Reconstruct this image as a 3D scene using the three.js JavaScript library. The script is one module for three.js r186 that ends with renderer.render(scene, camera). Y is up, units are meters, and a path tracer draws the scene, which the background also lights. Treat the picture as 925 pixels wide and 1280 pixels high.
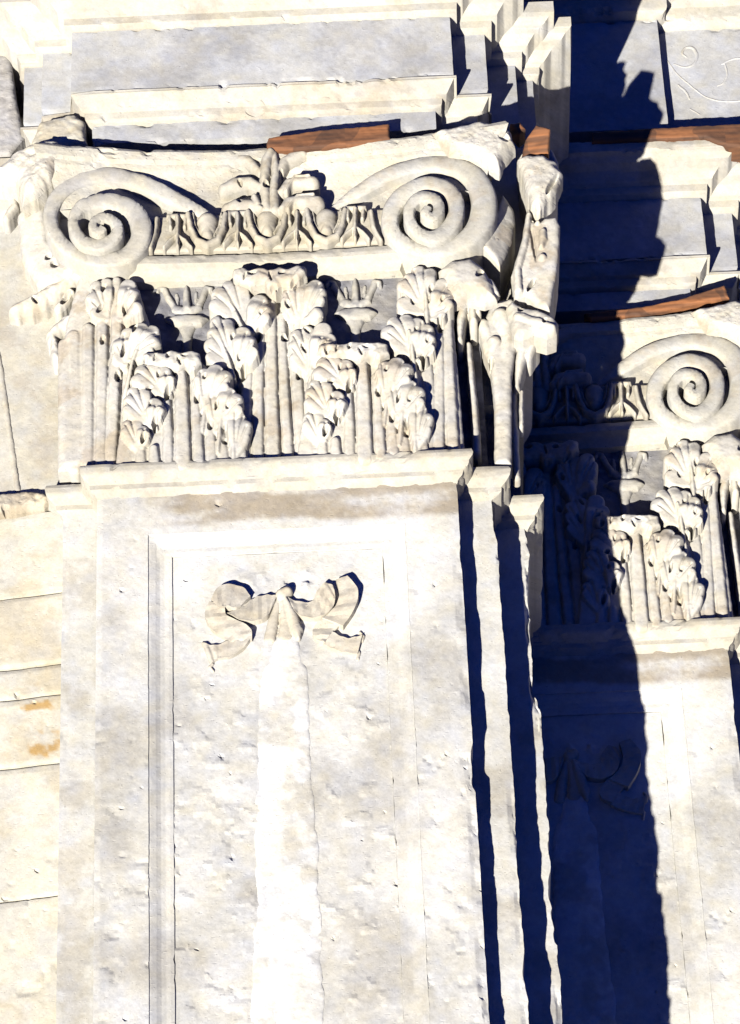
import * as THREE from 'three';
import { mergeGeometries, toCreasedNormals } from 'three/addons/utils/BufferGeometryUtils.js';

// ------------------------------------------------------------------ frame of reference
// The relief is laid out in facade coordinates: x along the facade, y up the order, z out of the wall (metres).
// In the photograph every shadow runs up the order and away from its foot while the recessed bay sits lower in the
// picture, so light and viewer are both on the foot side of the facade: the facade rests on its back on the ground,
// seen by someone standing at its foot under a low sun.  world = (x, z + LIFT, -y)
const LIFT = 1.25;
const toWorld = (x, y, z) => new THREE.Vector3(x, z + LIFT, -y);
const toWorldDir = (x, y, z) => new THREE.Vector3(x, z, -y);

// ------------------------------------------------------------------ camera
const PW = 925, PH = 1280;
const PITCH = 36 * Math.PI / 180, ROLL = 2.5 * Math.PI / 180, FPX = 4831;
const CAM = [0, -5.32, 7.10];
const cp = Math.cos(PITCH), sp = Math.sin(PITCH), cr = Math.cos(ROLL), sr = Math.sin(ROLL);
const FWD = [0, sp, -cp];
const RIGHT = [cr, -sr * cp, -sr * sp];
const UP = [sr, cr * cp, cr * sp];
const scene = new THREE.Scene();
const camera = new THREE.PerspectiveCamera(2 * Math.atan(PH / 2 / FPX) * 180 / Math.PI, PW / PH, 0.1, 6000);
camera.position.copy(toWorld(...CAM));
camera.up.copy(toWorldDir(...UP));
camera.lookAt(toWorld(CAM[0] + FWD[0], CAM[1] + FWD[1], CAM[2] + FWD[2]));

// ------------------------------------------------------------------ sky, sun, exposure
const renderer = new THREE.WebGLRenderer({ antialias: true });
renderer.toneMapping = THREE.LinearToneMapping;
renderer.toneMappingExposure = 3.75;
renderer.shadowMap.enabled = true;
{
  const w = 64, h = 32, data = new Float32Array(w * h * 4);
  for (let j = 0; j < h; j++) for (let i = 0; i < w; i++) {
    const e = Math.max(0, Math.sin(((j + 0.5) / h - 0.5) * Math.PI)), k = Math.pow(1 - e, 3);
    const o = (j * w + i) * 4;
    data[o] = 0.0006 + 0.003 * k; data[o + 1] = 0.009 + 0.009 * k; data[o + 2] = 0.082 + 0.025 * k; data[o + 3] = 1;
  }
  const sky = new THREE.DataTexture(data, w, h, THREE.RGBAFormat, THREE.FloatType);
  sky.mapping = THREE.EquirectangularReflectionMapping; sky.magFilter = THREE.LinearFilter; sky.minFilter = THREE.LinearFilter; sky.needsUpdate = true;
  scene.background = sky; scene.environment = sky;
}
const SUN = [-0.5, -1.16, 1];
{
  const sun = new THREE.DirectionalLight(new THREE.Color().setRGB(1.0, 0.945, 0.835), 4.6);
  const d = toWorldDir(...SUN).normalize();
  sun.position.copy(toWorld(0.1, 0, 0)).addScaledVector(d, 12);
  sun.target.position.copy(toWorld(0.1, 0, 0));
  sun.castShadow = true; sun.shadow.mapSize.set(4096, 4096);
  const c = sun.shadow.camera; c.left = -2.4; c.right = 2.4; c.top = 2.4; c.bottom = -2.4; c.near = 1; c.far = 30;
  sun.shadow.bias = -0.0004; sun.shadow.radius = 1;
  scene.add(sun, sun.target);
}

// ------------------------------------------------------------------ helpers: picture -> facade plane
function P(px, py, z) {
  const a = (px - PW / 2) / FPX, b = -(py - PH / 2) / FPX;
  const d = [0, 1, 2].map(i => RIGHT[i] * a + UP[i] * b + FWD[i]);
  const t = (z - CAM[2]) / d[2];
  return [CAM[0] + d[0] * t, CAM[1] + d[1] * t];
}
const X = (px, py, z) => P(px, py, z)[0];
const Y = (px, py, z) => P(px, py, z)[1];
const MPP = 1 / 545;                                             // metres per photo pixel near the main front

// ------------------------------------------------------------------ noise
function hash(i, j, k) {
  let h = (i * 374761393 + j * 668265263 + k * 2147483647) | 0;
  h = Math.imul(h ^ (h >>> 13), 1274126177); h = Math.imul(h ^ (h >>> 15), 2246822519 | 0);
  return ((h ^ (h >>> 16)) >>> 0) / 4294967296;
}
const fade = t => t * t * (3 - 2 * t), lerp = (a, b, t) => a + (b - a) * t;
function vnoise(x, y, z = 0, per = 0) {
  const i = Math.floor(x), j = Math.floor(y), k = Math.floor(z), u = fade(x - i), v = fade(y - j), w = fade(z - k);
  const m = per ? (n => ((n % per) + per) % per) : (n => n);
  const f = (a, b, c) => hash(m(i + a), m(j + b), k + c);
  const s = c => lerp(lerp(f(0, 0, c), f(1, 0, c), u), lerp(f(0, 1, c), f(1, 1, c), u), v);
  return w === 0 ? s(0) : lerp(s(0), s(1), w);
}
function fbm(x, y, z = 0, o = 4, per = 0) {
  let s = 0, a = 0.5, n = 0;
  for (let q = 0; q < o; q++) { s += a * vnoise(x, y, z + q * 7, per); n += a; a *= 0.5; x *= 2; y *= 2; per *= 2; }
  return s / n;
}
const sstep = (a, b, t) => { t = Math.min(1, Math.max(0, (t - a) / (b - a))); return t * t * (3 - 2 * t); };
const clamp = (t, a, b) => Math.min(b, Math.max(a, t));

// ------------------------------------------------------------------ textures and materials
function tex(n, fn, srgb) {
  const d = new Uint8Array(n * n * 4);
  for (let j = 0; j < n; j++) for (let i = 0; i < n; i++) { const c = fn(i / n, j / n), o = (j * n + i) * 4; d[o] = c[0]; d[o + 1] = c[1]; d[o + 2] = c[2]; d[o + 3] = 255; }
  const t = new THREE.DataTexture(d, n, n); t.wrapS = t.wrapT = THREE.RepeatWrapping; t.magFilter = THREE.LinearFilter; t.minFilter = THREE.LinearMipmapLinearFilter; t.generateMipmaps = true; t.anisotropy = 8;
  if (srgb) t.colorSpace = THREE.SRGBColorSpace; t.needsUpdate = true; return t;
}
// fine limestone / stucco mottle, 0.8 m tile
const stoneMap = tex(1024, (u, v) => {
  const f = fbm(u * 64, v * 64, 3, 4, 64), m = fbm(u * 9, v * 9, 5, 4, 9), s = vnoise(u * 256, v * 256, 9, 256), q = fbm(u * 24, v * 24, 15, 3, 24);
  let k = 0.86 + 0.10 * (f - 0.5) + 0.16 * (m - 0.5) + 0.05 * (s - 0.5);
  const warm = (q - 0.5) * 0.10;
  if (s > 0.93 && f > 0.5) k -= 0.16;
  return [clamp(255 * (k + warm * 0.3), 0, 255), clamp(255 * k, 0, 255), clamp(255 * (k - warm * 0.9), 0, 255)];
}, true);
const stoneBump = tex(1024, (u, v) => {
  const f = fbm(u * 96, v * 96, 21, 4, 96), m = fbm(u * 20, v * 20, 25, 3, 20), p = vnoise(u * 150, v * 150, 33, 150);
  let k = 0.55 + 0.5 * (f - 0.5) + 0.35 * (m - 0.5);
  if (p > 0.86) k -= 0.9 * (p - 0.86) / 0.14 * 0.5;
  const c = clamp(255 * k, 0, 255); return [c, c, c];
}, false);
const woodMap = tex(512, (u, v) => {
  const g = fbm(u * 6 + 0.6 * vnoise(u * 3, v * 3, 2, 3), v * 70, 41, 4, 0), k = 0.55 + 0.7 * (g - 0.5), d = fbm(u * 8, v * 8, 50, 3, 8);
  const s = d > 0.6 ? 0.75 : 1;
  return [clamp(235 * k * s + 20, 0, 255), clamp(165 * k * s + 10, 0, 255), clamp(100 * k * s + 5, 0, 255)];
}, true);
const stone = new THREE.MeshStandardMaterial({ map: stoneMap, bumpMap: stoneBump, bumpScale: 0.0011, vertexColors: true, roughness: 0.93 });
const stoneRough = new THREE.MeshStandardMaterial({ map: stoneMap, bumpMap: stoneBump, bumpScale: 0.0028, vertexColors: true, roughness: 0.97 });
const wood = new THREE.MeshStandardMaterial({ map: woodMap, bumpMap: woodMap, bumpScale: 0.002, color: new THREE.Color().setRGB(0.30, 0.26, 0.23), roughness: 0.85 });
const UVS = 1 / 0.8;

// base colours (linear reflectance)
// pigment values below are scaled by ALB to the measured reflectance of dry weathered limestone
const ALB = 0.68;
const CREAM = [0.46, 0.435, 0.375], PALE = [0.545, 0.54, 0.515], GREYW = [0.44, 0.445, 0.45], BROWN = [0.29, 0.235, 0.165], SOOT = [0.14, 0.14, 0.16], CHALK = [0.635, 0.63, 0.61], OCHRE = [0.42, 0.25, 0.06];
const mix3 = (a, b, t) => [lerp(a[0], b[0], t), lerp(a[1], b[1], t), lerp(a[2], b[2], t)];
// weathering: grimy islands with a broken outline
function weather(base, dirt = BROWN, amount = 0.35, scale = 9, thr = 0.52) {
  return (x, y, z) => {
    const n = fbm(x * scale, y * scale, z * scale + 11, 4), g = vnoise(x * 130, y * 130, z * 60);
    return mix3(base, dirt, amount * sstep(thr, thr + 0.18, n + 0.16 * (g - 0.5)));
  };
}

// ------------------------------------------------------------------ geometry builders
function finish(geo, color, crease) {
  if (crease) geo = toCreasedNormals(geo, crease);
  else if (!geo.getAttribute('normal')) geo.computeVertexNormals();
  const p = geo.getAttribute('position'), n = p.count, uv = new Float32Array(n * 2), col = new Float32Array(n * 3);
  for (let i = 0; i < n; i++) {
    const x = p.getX(i), y = p.getY(i), z = p.getZ(i);
    uv[2 * i] = (x + 0.31 * z) * UVS; uv[2 * i + 1] = (y + 0.57 * z) * UVS;
    const c = color(x, y, z); col[3 * i] = c[0] * ALB; col[3 * i + 1] = c[1] * ALB; col[3 * i + 2] = c[2] * ALB;
  }
  geo.setAttribute('uv', new THREE.BufferAttribute(uv, 2)); geo.setAttribute('color', new THREE.BufferAttribute(col, 3));
  return geo;
}
const used = {};
function numbered(name) { const k = used[name] || 0; used[name] = k + 1; return k ? `${name}_${String(k).padStart(3, '0')}` : name; }
function thing(name, label, category, o, group, kind) {
  const g = new THREE.Group(); g.name = numbered(name); g.position.copy(toWorld(...o)); g.rotation.x = -Math.PI / 2;
  g.userData = { label, category }; if (group) g.userData.group = group; if (kind) g.userData.kind = kind;
  g.userData.o = o; scene.add(g); return g;
}
const originOf = new Map();
function mk(name, label, category, o, group, kind) { const g = thing(name, label, category, o, group, kind); delete g.userData.o; originOf.set(g, o); return g; }
function part(name, geo, mat, parent, label) {
  let root = parent; while (!originOf.has(root)) root = root.parent;
  const o = originOf.get(root); geo.translate(-o[0], -o[1], -o[2]);
  const m = new THREE.Mesh(geo, mat); m.name = name; m.castShadow = m.receiveShadow = true; if (label) m.userData.label = label;
  parent.add(m); return m;
}

// polyline densify keeping corners
function dense(pts, step, closed) {
  const out = [];
  const n = pts.length;
  for (let i = 0; i < (closed ? n : n - 1); i++) {
    const a = pts[i], b = pts[(i + 1) % n], L = Math.hypot(b[0] - a[0], b[1] - a[1]), k = Math.max(1, Math.round(L / step));
    for (let q = 0; q < k; q++) out.push([lerp(a[0], b[0], q / k), lerp(a[1], b[1], q / k), q === 0 ? 1 : 0]);
  }
  if (!closed) out.push([...pts[n - 1].slice(0, 2), 1]);
  return out;
}
// sweep a profile [offset, h] along a path [a, b]; map(a, b, h) -> [x, y, z].  Offset is to the left-hand normal * side
function sweep(path, prof, map, o = {}) {
  const { step = 0.008, pstep = 0.006, side = 1, chip = 0.006, rough = 0.0012, seed = 1, color = weather(CREAM), crease = 0.7, cap = true } = o;
  const Pp = dense(path, step, false), Q = dense(prof, pstep, false), n = Pp.length, m = Q.length;
  // mitre vectors
  const mit = Pp.map((p, i) => {
    const a = Pp[Math.max(0, i - 1)], b = Pp[Math.min(n - 1, i + 1)];
    let d0 = i ? [p[0] - a[0], p[1] - a[1]] : [b[0] - p[0], b[1] - p[1]], d1 = i < n - 1 ? [b[0] - p[0], b[1] - p[1]] : d0;
    const l0 = Math.hypot(...d0) || 1, l1 = Math.hypot(...d1) || 1;
    const n0 = [-d0[1] / l0 * side, d0[0] / l0 * side], n1 = [-d1[1] / l1 * side, d1[0] / l1 * side];
    const s = [n0[0] + n1[0], n0[1] + n1[1]], q = 1 + n0[0] * n1[0] + n0[1] * n1[1];
    return [s[0] / q, s[1] / q];
  });
  // convex corner weight along the profile
  const cw = Q.map((q, j) => {
    let w = 0;
    for (let k = 1; k < prof.length - 1; k++) {
      const a = prof[k - 1], b = prof[k], c = prof[k + 1];
      const cross = (b[0] - a[0]) * (c[1] - b[1]) - (b[1] - a[1]) * (c[0] - b[0]);
      if (cross * (prof[0][1] < prof[prof.length - 1][1] ? 1 : -1) > 1e-6) w = Math.max(w, 1 - Math.hypot(q[0] - b[0], q[1] - b[1]) / 0.014);
    }
    return Math.max(0, w);
  });
  const pos = new Float32Array(n * m * 3), idx = [];
  for (let i = 0; i < n; i++) for (let j = 0; j < m; j++) {
    const [a0, b0] = Pp[i], [q, h] = Q[j];
    const w = map(a0 + mit[i][0] * q, b0 + mit[i][1] * q, h);
    const nz = (fbm(w[0] * 22, w[1] * 22, w[2] * 22 + seed, 3) - 0.5) * 2 * rough;
    const c = chip * cw[j] * sstep(0.56, 0.8, fbm(w[0] * 38, w[1] * 38, w[2] * 38 + seed * 3, 3));
    const qq = q - c + nz, v = map(a0 + mit[i][0] * qq, b0 + mit[i][1] * qq, h + nz * 0.5);
    pos.set(v, (i * m + j) * 3);
  }
  for (let i = 0; i < n - 1; i++) for (let j = 0; j < m - 1; j++) {
    const a = i * m + j, b = a + m;
    if (side > 0) idx.push(a, a + 1, b, b, a + 1, b + 1); else idx.push(a, b, a + 1, b, b + 1, a + 1);
  }
  if (cap) for (const i of [0, n - 1]) for (let j = 1; j < m - 1; j++) idx.push(i * m, i * m + j, i * m + j + 1);
  const g = new THREE.BufferGeometry(); g.setAttribute('position', new THREE.BufferAttribute(pos, 3)); g.setIndex(idx);
  return finish(g, color, crease);
}
const planMap = (a, b, h) => [a, h, b];      // path in plan (x, z), profile height is y
const faceMap = (a, b, h) => [a, b, h];      // path on the face (x, y), profile height is z

// grid sheet with skirts on its four sides
function sheet(x0, x1, y0, y1, step, zf, o = {}) {
  const nx = Math.max(2, Math.round(Math.abs(x1 - x0) / step)), ny = Math.max(2, Math.round(Math.abs(y1 - y0) / step)), back = o.back ?? -0.1, xf = o.xf || ((x) => x), yf = o.yf || ((x, y) => y);
  const w = nx + 1, h = ny + 1, pos = [], idx = [];
  for (let j = 0; j < h; j++) for (let i = 0; i < w; i++) { const x = lerp(x0, x1, i / nx), y = lerp(y0, y1, j / ny); const X2 = xf(x, y), Y2 = yf(x, y); pos.push(X2, Y2, zf(x, y)); }
  const flip = (x1 - x0) * (y1 - y0) < 0;
  for (let j = 0; j < ny; j++) for (let i = 0; i < nx; i++) { const a = j * w + i, b = a + w; flip ? idx.push(a, b, a + 1, b, b + 1, a + 1) : idx.push(a, a + 1, b, b, a + 1, b + 1); }
  const ring = []; for (let i = 0; i < w; i++) ring.push(i); for (let j = 1; j < h; j++) ring.push(j * w + nx); for (let i = nx - 1; i >= 0; i--) ring.push(ny * w + i); for (let j = ny - 1; j > 0; j--) ring.push(j * w);
  skirt(pos, idx, ring, back, flip);
  const g = new THREE.BufferGeometry(); g.setAttribute('position', new THREE.Float32BufferAttribute(pos, 3)); g.setIndex(idx);
  return finish(g, o.color || weather(CREAM), o.crease ?? 0.8);
}
function skirt(pos, idx, ring, back, flip) {
  const s = pos.length / 3, n = ring.length;
  for (const r of ring) { pos.push(pos[3 * r], pos[3 * r + 1], pos[3 * r + 2]); pos.push(pos[3 * r], pos[3 * r + 1], back); }
  for (let k = 0; k < n; k++) { const a = s + 2 * k, b = s + 2 * ((k + 1) % n); flip ? idx.push(a, b, a + 1, b, b + 1, a + 1) : idx.push(a, a + 1, b, b, a + 1, b + 1); }
}

// ------------------------------------------------------------------ carved relief
// primitives, in photo pixels lifted onto their own height: C(points [px,py,r], z, A) capsule chain; G(polygon, z, A, r); each is a rounded swelling
const C = (pts, z, A = 0.012, z2 = z) => ({ t: 'c', pts, z, z2, A });
const G = (pts, z, A = 0.01, r = 6, tx = 0, ty = 0) => ({ t: 'g', pts, z, A, r, tx, ty });
const HOLE = (px, py, rx, ry, ang, z, dep) => ({ t: 'h', px, py, rx, ry, ang, z, dep });
function relief(prims, o = {}) {
  const { cell = 0.0023, back = -0.08, rough = 0.0012, wob = 0.0012, seed = 3, color = weather(CREAM), dz = 0 } = o;
  const S = prims.filter(p => p.t === 'c' || p.t === 'g' || p.t === 'f').map(p => {
    if (p.t === 'f') {
      const [hx, hy] = P(p.pts[0][0], p.pts[0][1], p.z + dz), tips = p.pts.slice(1).map(([px, py, r]) => [...P(px, py, p.z + p.lift + dz), r * 1.1 * MPP]);
      let bx = [hx, hx, hy, hy], R = 0; for (const [x, y, r] of tips) { bx = [Math.min(bx[0], x - r), Math.max(bx[1], x + r), Math.min(bx[2], y - r), Math.max(bx[3], y + r)]; R += Math.hypot(x - hx, y - hy) / tips.length; }
      return { t: 'f', hx, hy, tips, R, z: p.z + dz, lift: p.lift, A: p.A, bx: [bx[0] - 0.01, bx[1] + 0.01, bx[2] - 0.01, bx[3] + 0.01] };
    }
    if (p.t === 'c') {
      const q = p.pts.map(([px, py, r], i) => { const t = p.pts.length > 1 ? i / (p.pts.length - 1) : 0, z = lerp(p.z, p.z2, t) + dz; const [x, y] = P(px, py, z); return [x, y, r * MPP, z]; });
      let bx = [1e9, -1e9, 1e9, -1e9]; for (const [x, y, r] of q) bx = [Math.min(bx[0], x - r), Math.max(bx[1], x + r), Math.min(bx[2], y - r), Math.max(bx[3], y + r)];
      return { t: 'c', q, A: p.A, bx, e: p.e ? p.e * MPP : 0 };
    }
    const q = p.pts.map(([px, py]) => P(px, py, p.z + dz));
    let bx = [1e9, -1e9, 1e9, -1e9]; for (const [x, y] of q) bx = [Math.min(bx[0], x), Math.max(bx[1], x), Math.min(bx[2], y), Math.max(bx[3], y)];
    return { t: 'g', q, A: p.A, r: p.r * MPP, z: p.z + dz, tx: p.tx, ty: p.ty, c: [(bx[0] + bx[1]) / 2, (bx[2] + bx[3]) / 2], bx };
  });
  const Vs = prims.filter(p => p.t === 'v').map(p => { const a = P(p.a[0], p.a[1], p.z + dz), b = P(p.b[0], p.b[1], p.z2 + dz); return { a, u: [b[0] - a[0], b[1] - a[1]], r: p.r * MPP, dep: p.dep }; });
  const Hs = prims.filter(p => p.t === 'h').map(p => { const [x, y] = P(p.px, p.py, p.z + dz); return { x, y, rx: p.rx * MPP, ry: p.ry * MPP * 1.2, c: Math.cos(p.ang || 0), s: Math.sin(p.ang || 0), dep: p.dep }; });
  function ev(x, y) {
    let D = -1, H = -1e9, near = -1, zn = 0;
    for (const p of S) {
      const pad = 0.012;
      if (x < p.bx[0] - pad || x > p.bx[1] + pad || y < p.bx[2] - pad || y > p.bx[3] + pad) continue;
      let d, h;
      if (p.t === 'f') {
        d = -1; let kb = 0;
        for (const [tx, ty, r] of p.tips) {
          const ux = tx - p.hx, uy = ty - p.hy, t = clamp(((x - p.hx) * ux + (y - p.hy) * uy) / (ux * ux + uy * uy), 0, 1), rr = r * lerp(0.55, 1, sstep(0, 0.75, t)), dd = rr - Math.hypot(x - p.hx - ux * t, y - p.hy - uy * t);
          if (dd > d) d = dd; if (dd / rr > kb) kb = dd / rr;
        }
        const ro = Math.hypot(x - p.hx, y - p.hy) / p.R, k = clamp(d / 0.0055, 0, 1);
        h = p.z + p.lift * sstep(-0.1, 0.95, ro) - 0.35 * p.lift * sstep(0.95, 1.35, ro) + p.A * (Math.sqrt(1 - (1 - k) * (1 - k)) - 0.7) + 0.0035 * kb * (2 - kb);
        if (d > near) { near = d; zn = h; }
      } else if (p.t === 'c') {
        d = -1; let r = 1, z = 0; const q = p.q;
        if (q.length === 1) { d = q[0][2] - Math.hypot(x - q[0][0], y - q[0][1]); r = q[0][2]; z = q[0][3]; }
        for (let i = 0; i + 1 < q.length; i++) {
          const a = q[i], b = q[i + 1], ux = b[0] - a[0], uy = b[1] - a[1], L = ux * ux + uy * uy || 1e-9, t = clamp(((x - a[0]) * ux + (y - a[1]) * uy) / L, 0, 1);
          const rr = lerp(a[2], b[2], t), dd = rr - Math.hypot(x - a[0] - ux * t, y - a[1] - uy * t);
          if (dd > d) { d = dd; r = rr; z = lerp(a[3], b[3], t); }
        }
        const k = clamp(d / (p.e ? Math.min(p.e, r) : r), 0, 1); h = z + p.A * (Math.sqrt(1 - (1 - k) * (1 - k)) - 0.5); if (p.e) { const k2 = clamp(d / r, 0, 1); h += (p.v ?? 0.0015) * k2 * (2 - k2); }
        if (d > near) { near = d; zn = z - p.A * 0.5; }
      } else {
        const q = p.q, n = q.length; let ins = false, md = 1e9;
        for (let i = 0, j = n - 1; i < n; j = i++) {
          const a = q[i], b = q[j];
          if ((a[1] > y) !== (b[1] > y) && x < (b[0] - a[0]) * (y - a[1]) / (b[1] - a[1]) + a[0]) ins = !ins;
          const ux = b[0] - a[0], uy = b[1] - a[1], t = clamp(((x - a[0]) * ux + (y - a[1]) * uy) / (ux * ux + uy * uy || 1e-9), 0, 1);
          md = Math.min(md, Math.hypot(x - a[0] - ux * t, y - a[1] - uy * t));
        }
        d = ins ? md : -md; const k = clamp(d / p.r, 0, 1);
        h = p.z + (x - p.c[0]) * p.tx + (y - p.c[1]) * p.ty + p.A * (Math.sqrt(1 - (1 - k) * (1 - k)) - 0.5);
        if (d > near) { near = d; zn = p.z + (x - p.c[0]) * p.tx + (y - p.c[1]) * p.ty - p.A * 0.5; }
      }
      if (d > D) D = d;
      if (d >= 0) { if (H < -1e8) H = h; else { const k = 0.002, q = Math.max(0, k - Math.abs(h - H)) / k; H = Math.max(h, H) + q * q * k * 0.25; } }
    }
    return [D, H < -1e8 ? zn : H];
  }
  let B = [1e9, -1e9, 1e9, -1e9]; for (const p of S) B = [Math.min(B[0], p.bx[0]), Math.max(B[1], p.bx[1]), Math.min(B[2], p.bx[2]), Math.max(B[3], p.bx[3])];
  const x0 = B[0] - 2 * cell, y0 = B[2] - 2 * cell, nx = Math.ceil((B[1] - x0) / cell) + 3, ny = Math.ceil((B[3] - y0) / cell) + 3;
  const D = new Float32Array(nx * ny), H = new Float32Array(nx * ny), PX = new Float32Array(nx * ny), PY = new Float32Array(nx * ny);
  const f = (x, y) => { const wx = (fbm(x * 60, y * 60, seed, 2) - 0.5) * 2 * wob, wy = (fbm(x * 60, y * 60, seed + 40, 2) - 0.5) * 2 * wob; return ev(x + wx, y + wy); };
  for (let j = 0; j < ny; j++) for (let i = 0; i < nx; i++) { const k = j * nx + i, x = x0 + i * cell, y = y0 + j * cell, e = f(x, y); D[k] = e[0]; H[k] = e[1]; PX[k] = x; PY[k] = y; }
  const state = new Uint8Array(nx * ny);          // 1 inside, 2 snapped to the outline
  for (let k = 0; k < nx * ny; k++) if (D[k] >= 0) state[k] = 1;
  for (let j = 1; j < ny - 1; j++) for (let i = 1; i < nx - 1; i++) {
    const k = j * nx + i; if (state[k] === 1) continue;
    let ok = false; for (let b = -1; b <= 1 && !ok; b++) for (let a = -1; a <= 1; a++) if (D[k + b * nx + a] >= 0) { ok = true; break; }
    if (!ok || D[k] < -3 * cell) continue;
    let x = PX[k], y = PY[k], d = D[k]; const e = cell * 0.3;
    for (let it = 0; it < 3 && Math.abs(d) > cell * 0.05; it++) {
      const gx = (f(x + e, y)[0] - f(x - e, y)[0]) / (2 * e), gy = (f(x, y + e)[0] - f(x, y - e)[0]) / (2 * e), l = gx * gx + gy * gy; if (l < 0.05) break;
      x -= gx / l * d; y -= gy / l * d; d = f(x, y)[0];
    }
    if (Math.hypot(x - PX[k], y - PY[k]) > cell * 1.6) { x = PX[k]; y = PY[k]; }
    const r = f(x, y); PX[k] = x; PY[k] = y; H[k] = r[1]; state[k] = 2;
  }
  const id = new Int32Array(nx * ny).fill(-1), pos = [], idx = [], edges = new Map();
  const vtx = k => {
    if (id[k] < 0) {
      id[k] = pos.length / 3; const x = PX[k], y = PY[k]; let z = H[k];
      for (const q of Hs) { const dx = x - q.x, dy = y - q.y, u = (dx * q.c + dy * q.s) / q.rx, v = (-dx * q.s + dy * q.c) / q.ry, r = u * u + v * v; if (r < 1) z -= q.dep * (1 - r * r); }
      for (const q of Vs) { const t = clamp(((x - q.a[0]) * q.u[0] + (y - q.a[1]) * q.u[1]) / (q.u[0] ** 2 + q.u[1] ** 2), 0, 1), d = Math.hypot(x - q.a[0] - q.u[0] * t, y - q.a[1] - q.u[1] * t); if (d < q.r) z -= q.dep * (0.4 + 0.6 * t) * (1 - d / q.r); }
      z += (fbm(x * 55, y * 55, seed + 9, 3) - 0.5) * 2 * rough; pos.push(x, y, Math.max(z, back + 0.002));
    }
    return id[k];
  };
  const edge = (a, b) => { const q = b * 4194304 + a; if (edges.has(q)) edges.delete(q); else edges.set(a * 4194304 + b, [a, b]); };
  for (let j = 0; j < ny - 1; j++) for (let i = 0; i < nx - 1; i++) {
    const k = j * nx + i, K = [k, k + 1, k + nx + 1, k + nx];
    if (K.some(q => !state[q]) || !K.some(q => state[q] === 1)) continue;
    const [a, b, c, d] = K.map(vtx); idx.push(a, b, c, a, c, d); edge(a, b); edge(b, c); edge(c, d); edge(d, a);
  }
  const g = new THREE.BufferGeometry(); g.setAttribute('position', new THREE.Float32BufferAttribute(pos, 3)); g.setIndex(idx); g.computeVertexNormals();
  const sp2 = [], si = []; for (const [a, b] of edges.values()) { const s = sp2.length / 3; for (const v of [a, b]) { sp2.push(pos[3 * v], pos[3 * v + 1], pos[3 * v + 2], pos[3 * v], pos[3 * v + 1], back); } si.push(s, s + 1, s + 2, s + 2, s + 1, s + 3); }
  const g2 = new THREE.BufferGeometry(); g2.setAttribute('position', new THREE.Float32BufferAttribute(sp2, 3)); g2.setIndex(si); g2.computeVertexNormals();
  return finish(mergeGeometries([g, g2]), color);
}
// leaflet: lobes fanning from a hub
function leaflet(hub, tips, z, lift = 0.012, A = 0.008) {
  const L = [{ t: 'f', pts: [[hub[0], hub[1], 0], ...tips], z, lift, A }];
  const srt = tips.map(t => [Math.atan2(t[1] - hub[1], t[0] - hub[0]), t]).map(([a, t]) => [a > 1.6 ? a - 2 * Math.PI : a, t]).sort((p, q) => p[0] - q[0]).map(q => q[1]);
  for (let i = 0; i + 1 < srt.length; i++) { const m = [(srt[i][0] + srt[i + 1][0]) / 2, (srt[i][1] + srt[i + 1][1]) / 2]; L.push({ t: 'v', a: [lerp(hub[0], m[0], 0.35), lerp(hub[1], m[1], 0.35)], b: [lerp(hub[0], m[0], 1.12), lerp(hub[1], m[1], 1.12)], r: 2.2, dep: 0.006, z, z2: z + lift }); }
  return L;
}
const shift = (prims, dx, dy) => prims.map(p => p.t === 'v' ? { ...p, a: [p.a[0] + dx, p.a[1] + dy], b: [p.b[0] + dx, p.b[1] + dy] } : p.t === 'h' ? { ...p, px: p.px + dx, py: p.py + dy } : { ...p, pts: p.pts.map(q => [q[0] + dx, q[1] + dy, q[2]]) });

// a coiled band (volute)
function coil(pts, o = {}) {
  const cv = new THREE.CatmullRomCurve3(pts.map(([px, py, , z]) => { const [x, y] = P(px, py, z); return new THREE.Vector3(x, y, z); }), false, 'centripetal');
  const n = o.n || 260, back = o.back ?? -0.02, prof = [[-1, null], [-1, -0.008], [-0.97, -0.003], [-0.9, 0.001], [-0.7, 0.004], [-0.35, 0.005], [0.05, 0.005], [0.45, 0.004], [0.75, 0.002], [0.92, -0.002], [1, -0.008], [1, null]];
  const m = prof.length, pos = [], idx = [], L = pts.length - 1;
  for (let i = 0; i <= n; i++) {
    const t = i / n, c = cv.getPoint(t), d = cv.getTangent(t), l = Math.hypot(d.x, d.y), nx = -d.y / l, ny = d.x / l;
    const s = t * L, k = Math.min(L - 1, Math.floor(s)), hw = lerp(pts[k][2], pts[k + 1][2], s - k) * MPP * (1.02 + 0.10 * sstep(0.35, 0.6, t));
    for (const [w, h] of prof) {
      let x = c.x + nx * w * hw, y = c.y + ny * w * hw * 1.12;
      const r = (fbm(x * 50, y * 50, 5 + (o.seed || 0), 3) - 0.5) * 0.004, dig = o.dig ? o.dig(t, w) : 0;
      pos.push(x + r * 0.4, y + r * 0.4, h === null ? back : c.z + h * (hw / 0.02) + r - dig);
    }
  }
  for (let i = 0; i < n; i++) for (let j = 0; j < m - 1; j++) { const a = i * m + j, b = a + m; idx.push(a, b, a + 1, b, b + 1, a + 1); }
  for (const i of [0, n]) for (let j = 1; j < m - 1; j++) idx.push(i * m, i * m + j, i * m + j + 1);
  const g = new THREE.BufferGeometry(); g.setAttribute('position', new THREE.Float32BufferAttribute(pos, 3)); g.setIndex(idx);
  return finish(g, o.color || weather(CREAM), 0.9);
}
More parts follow.
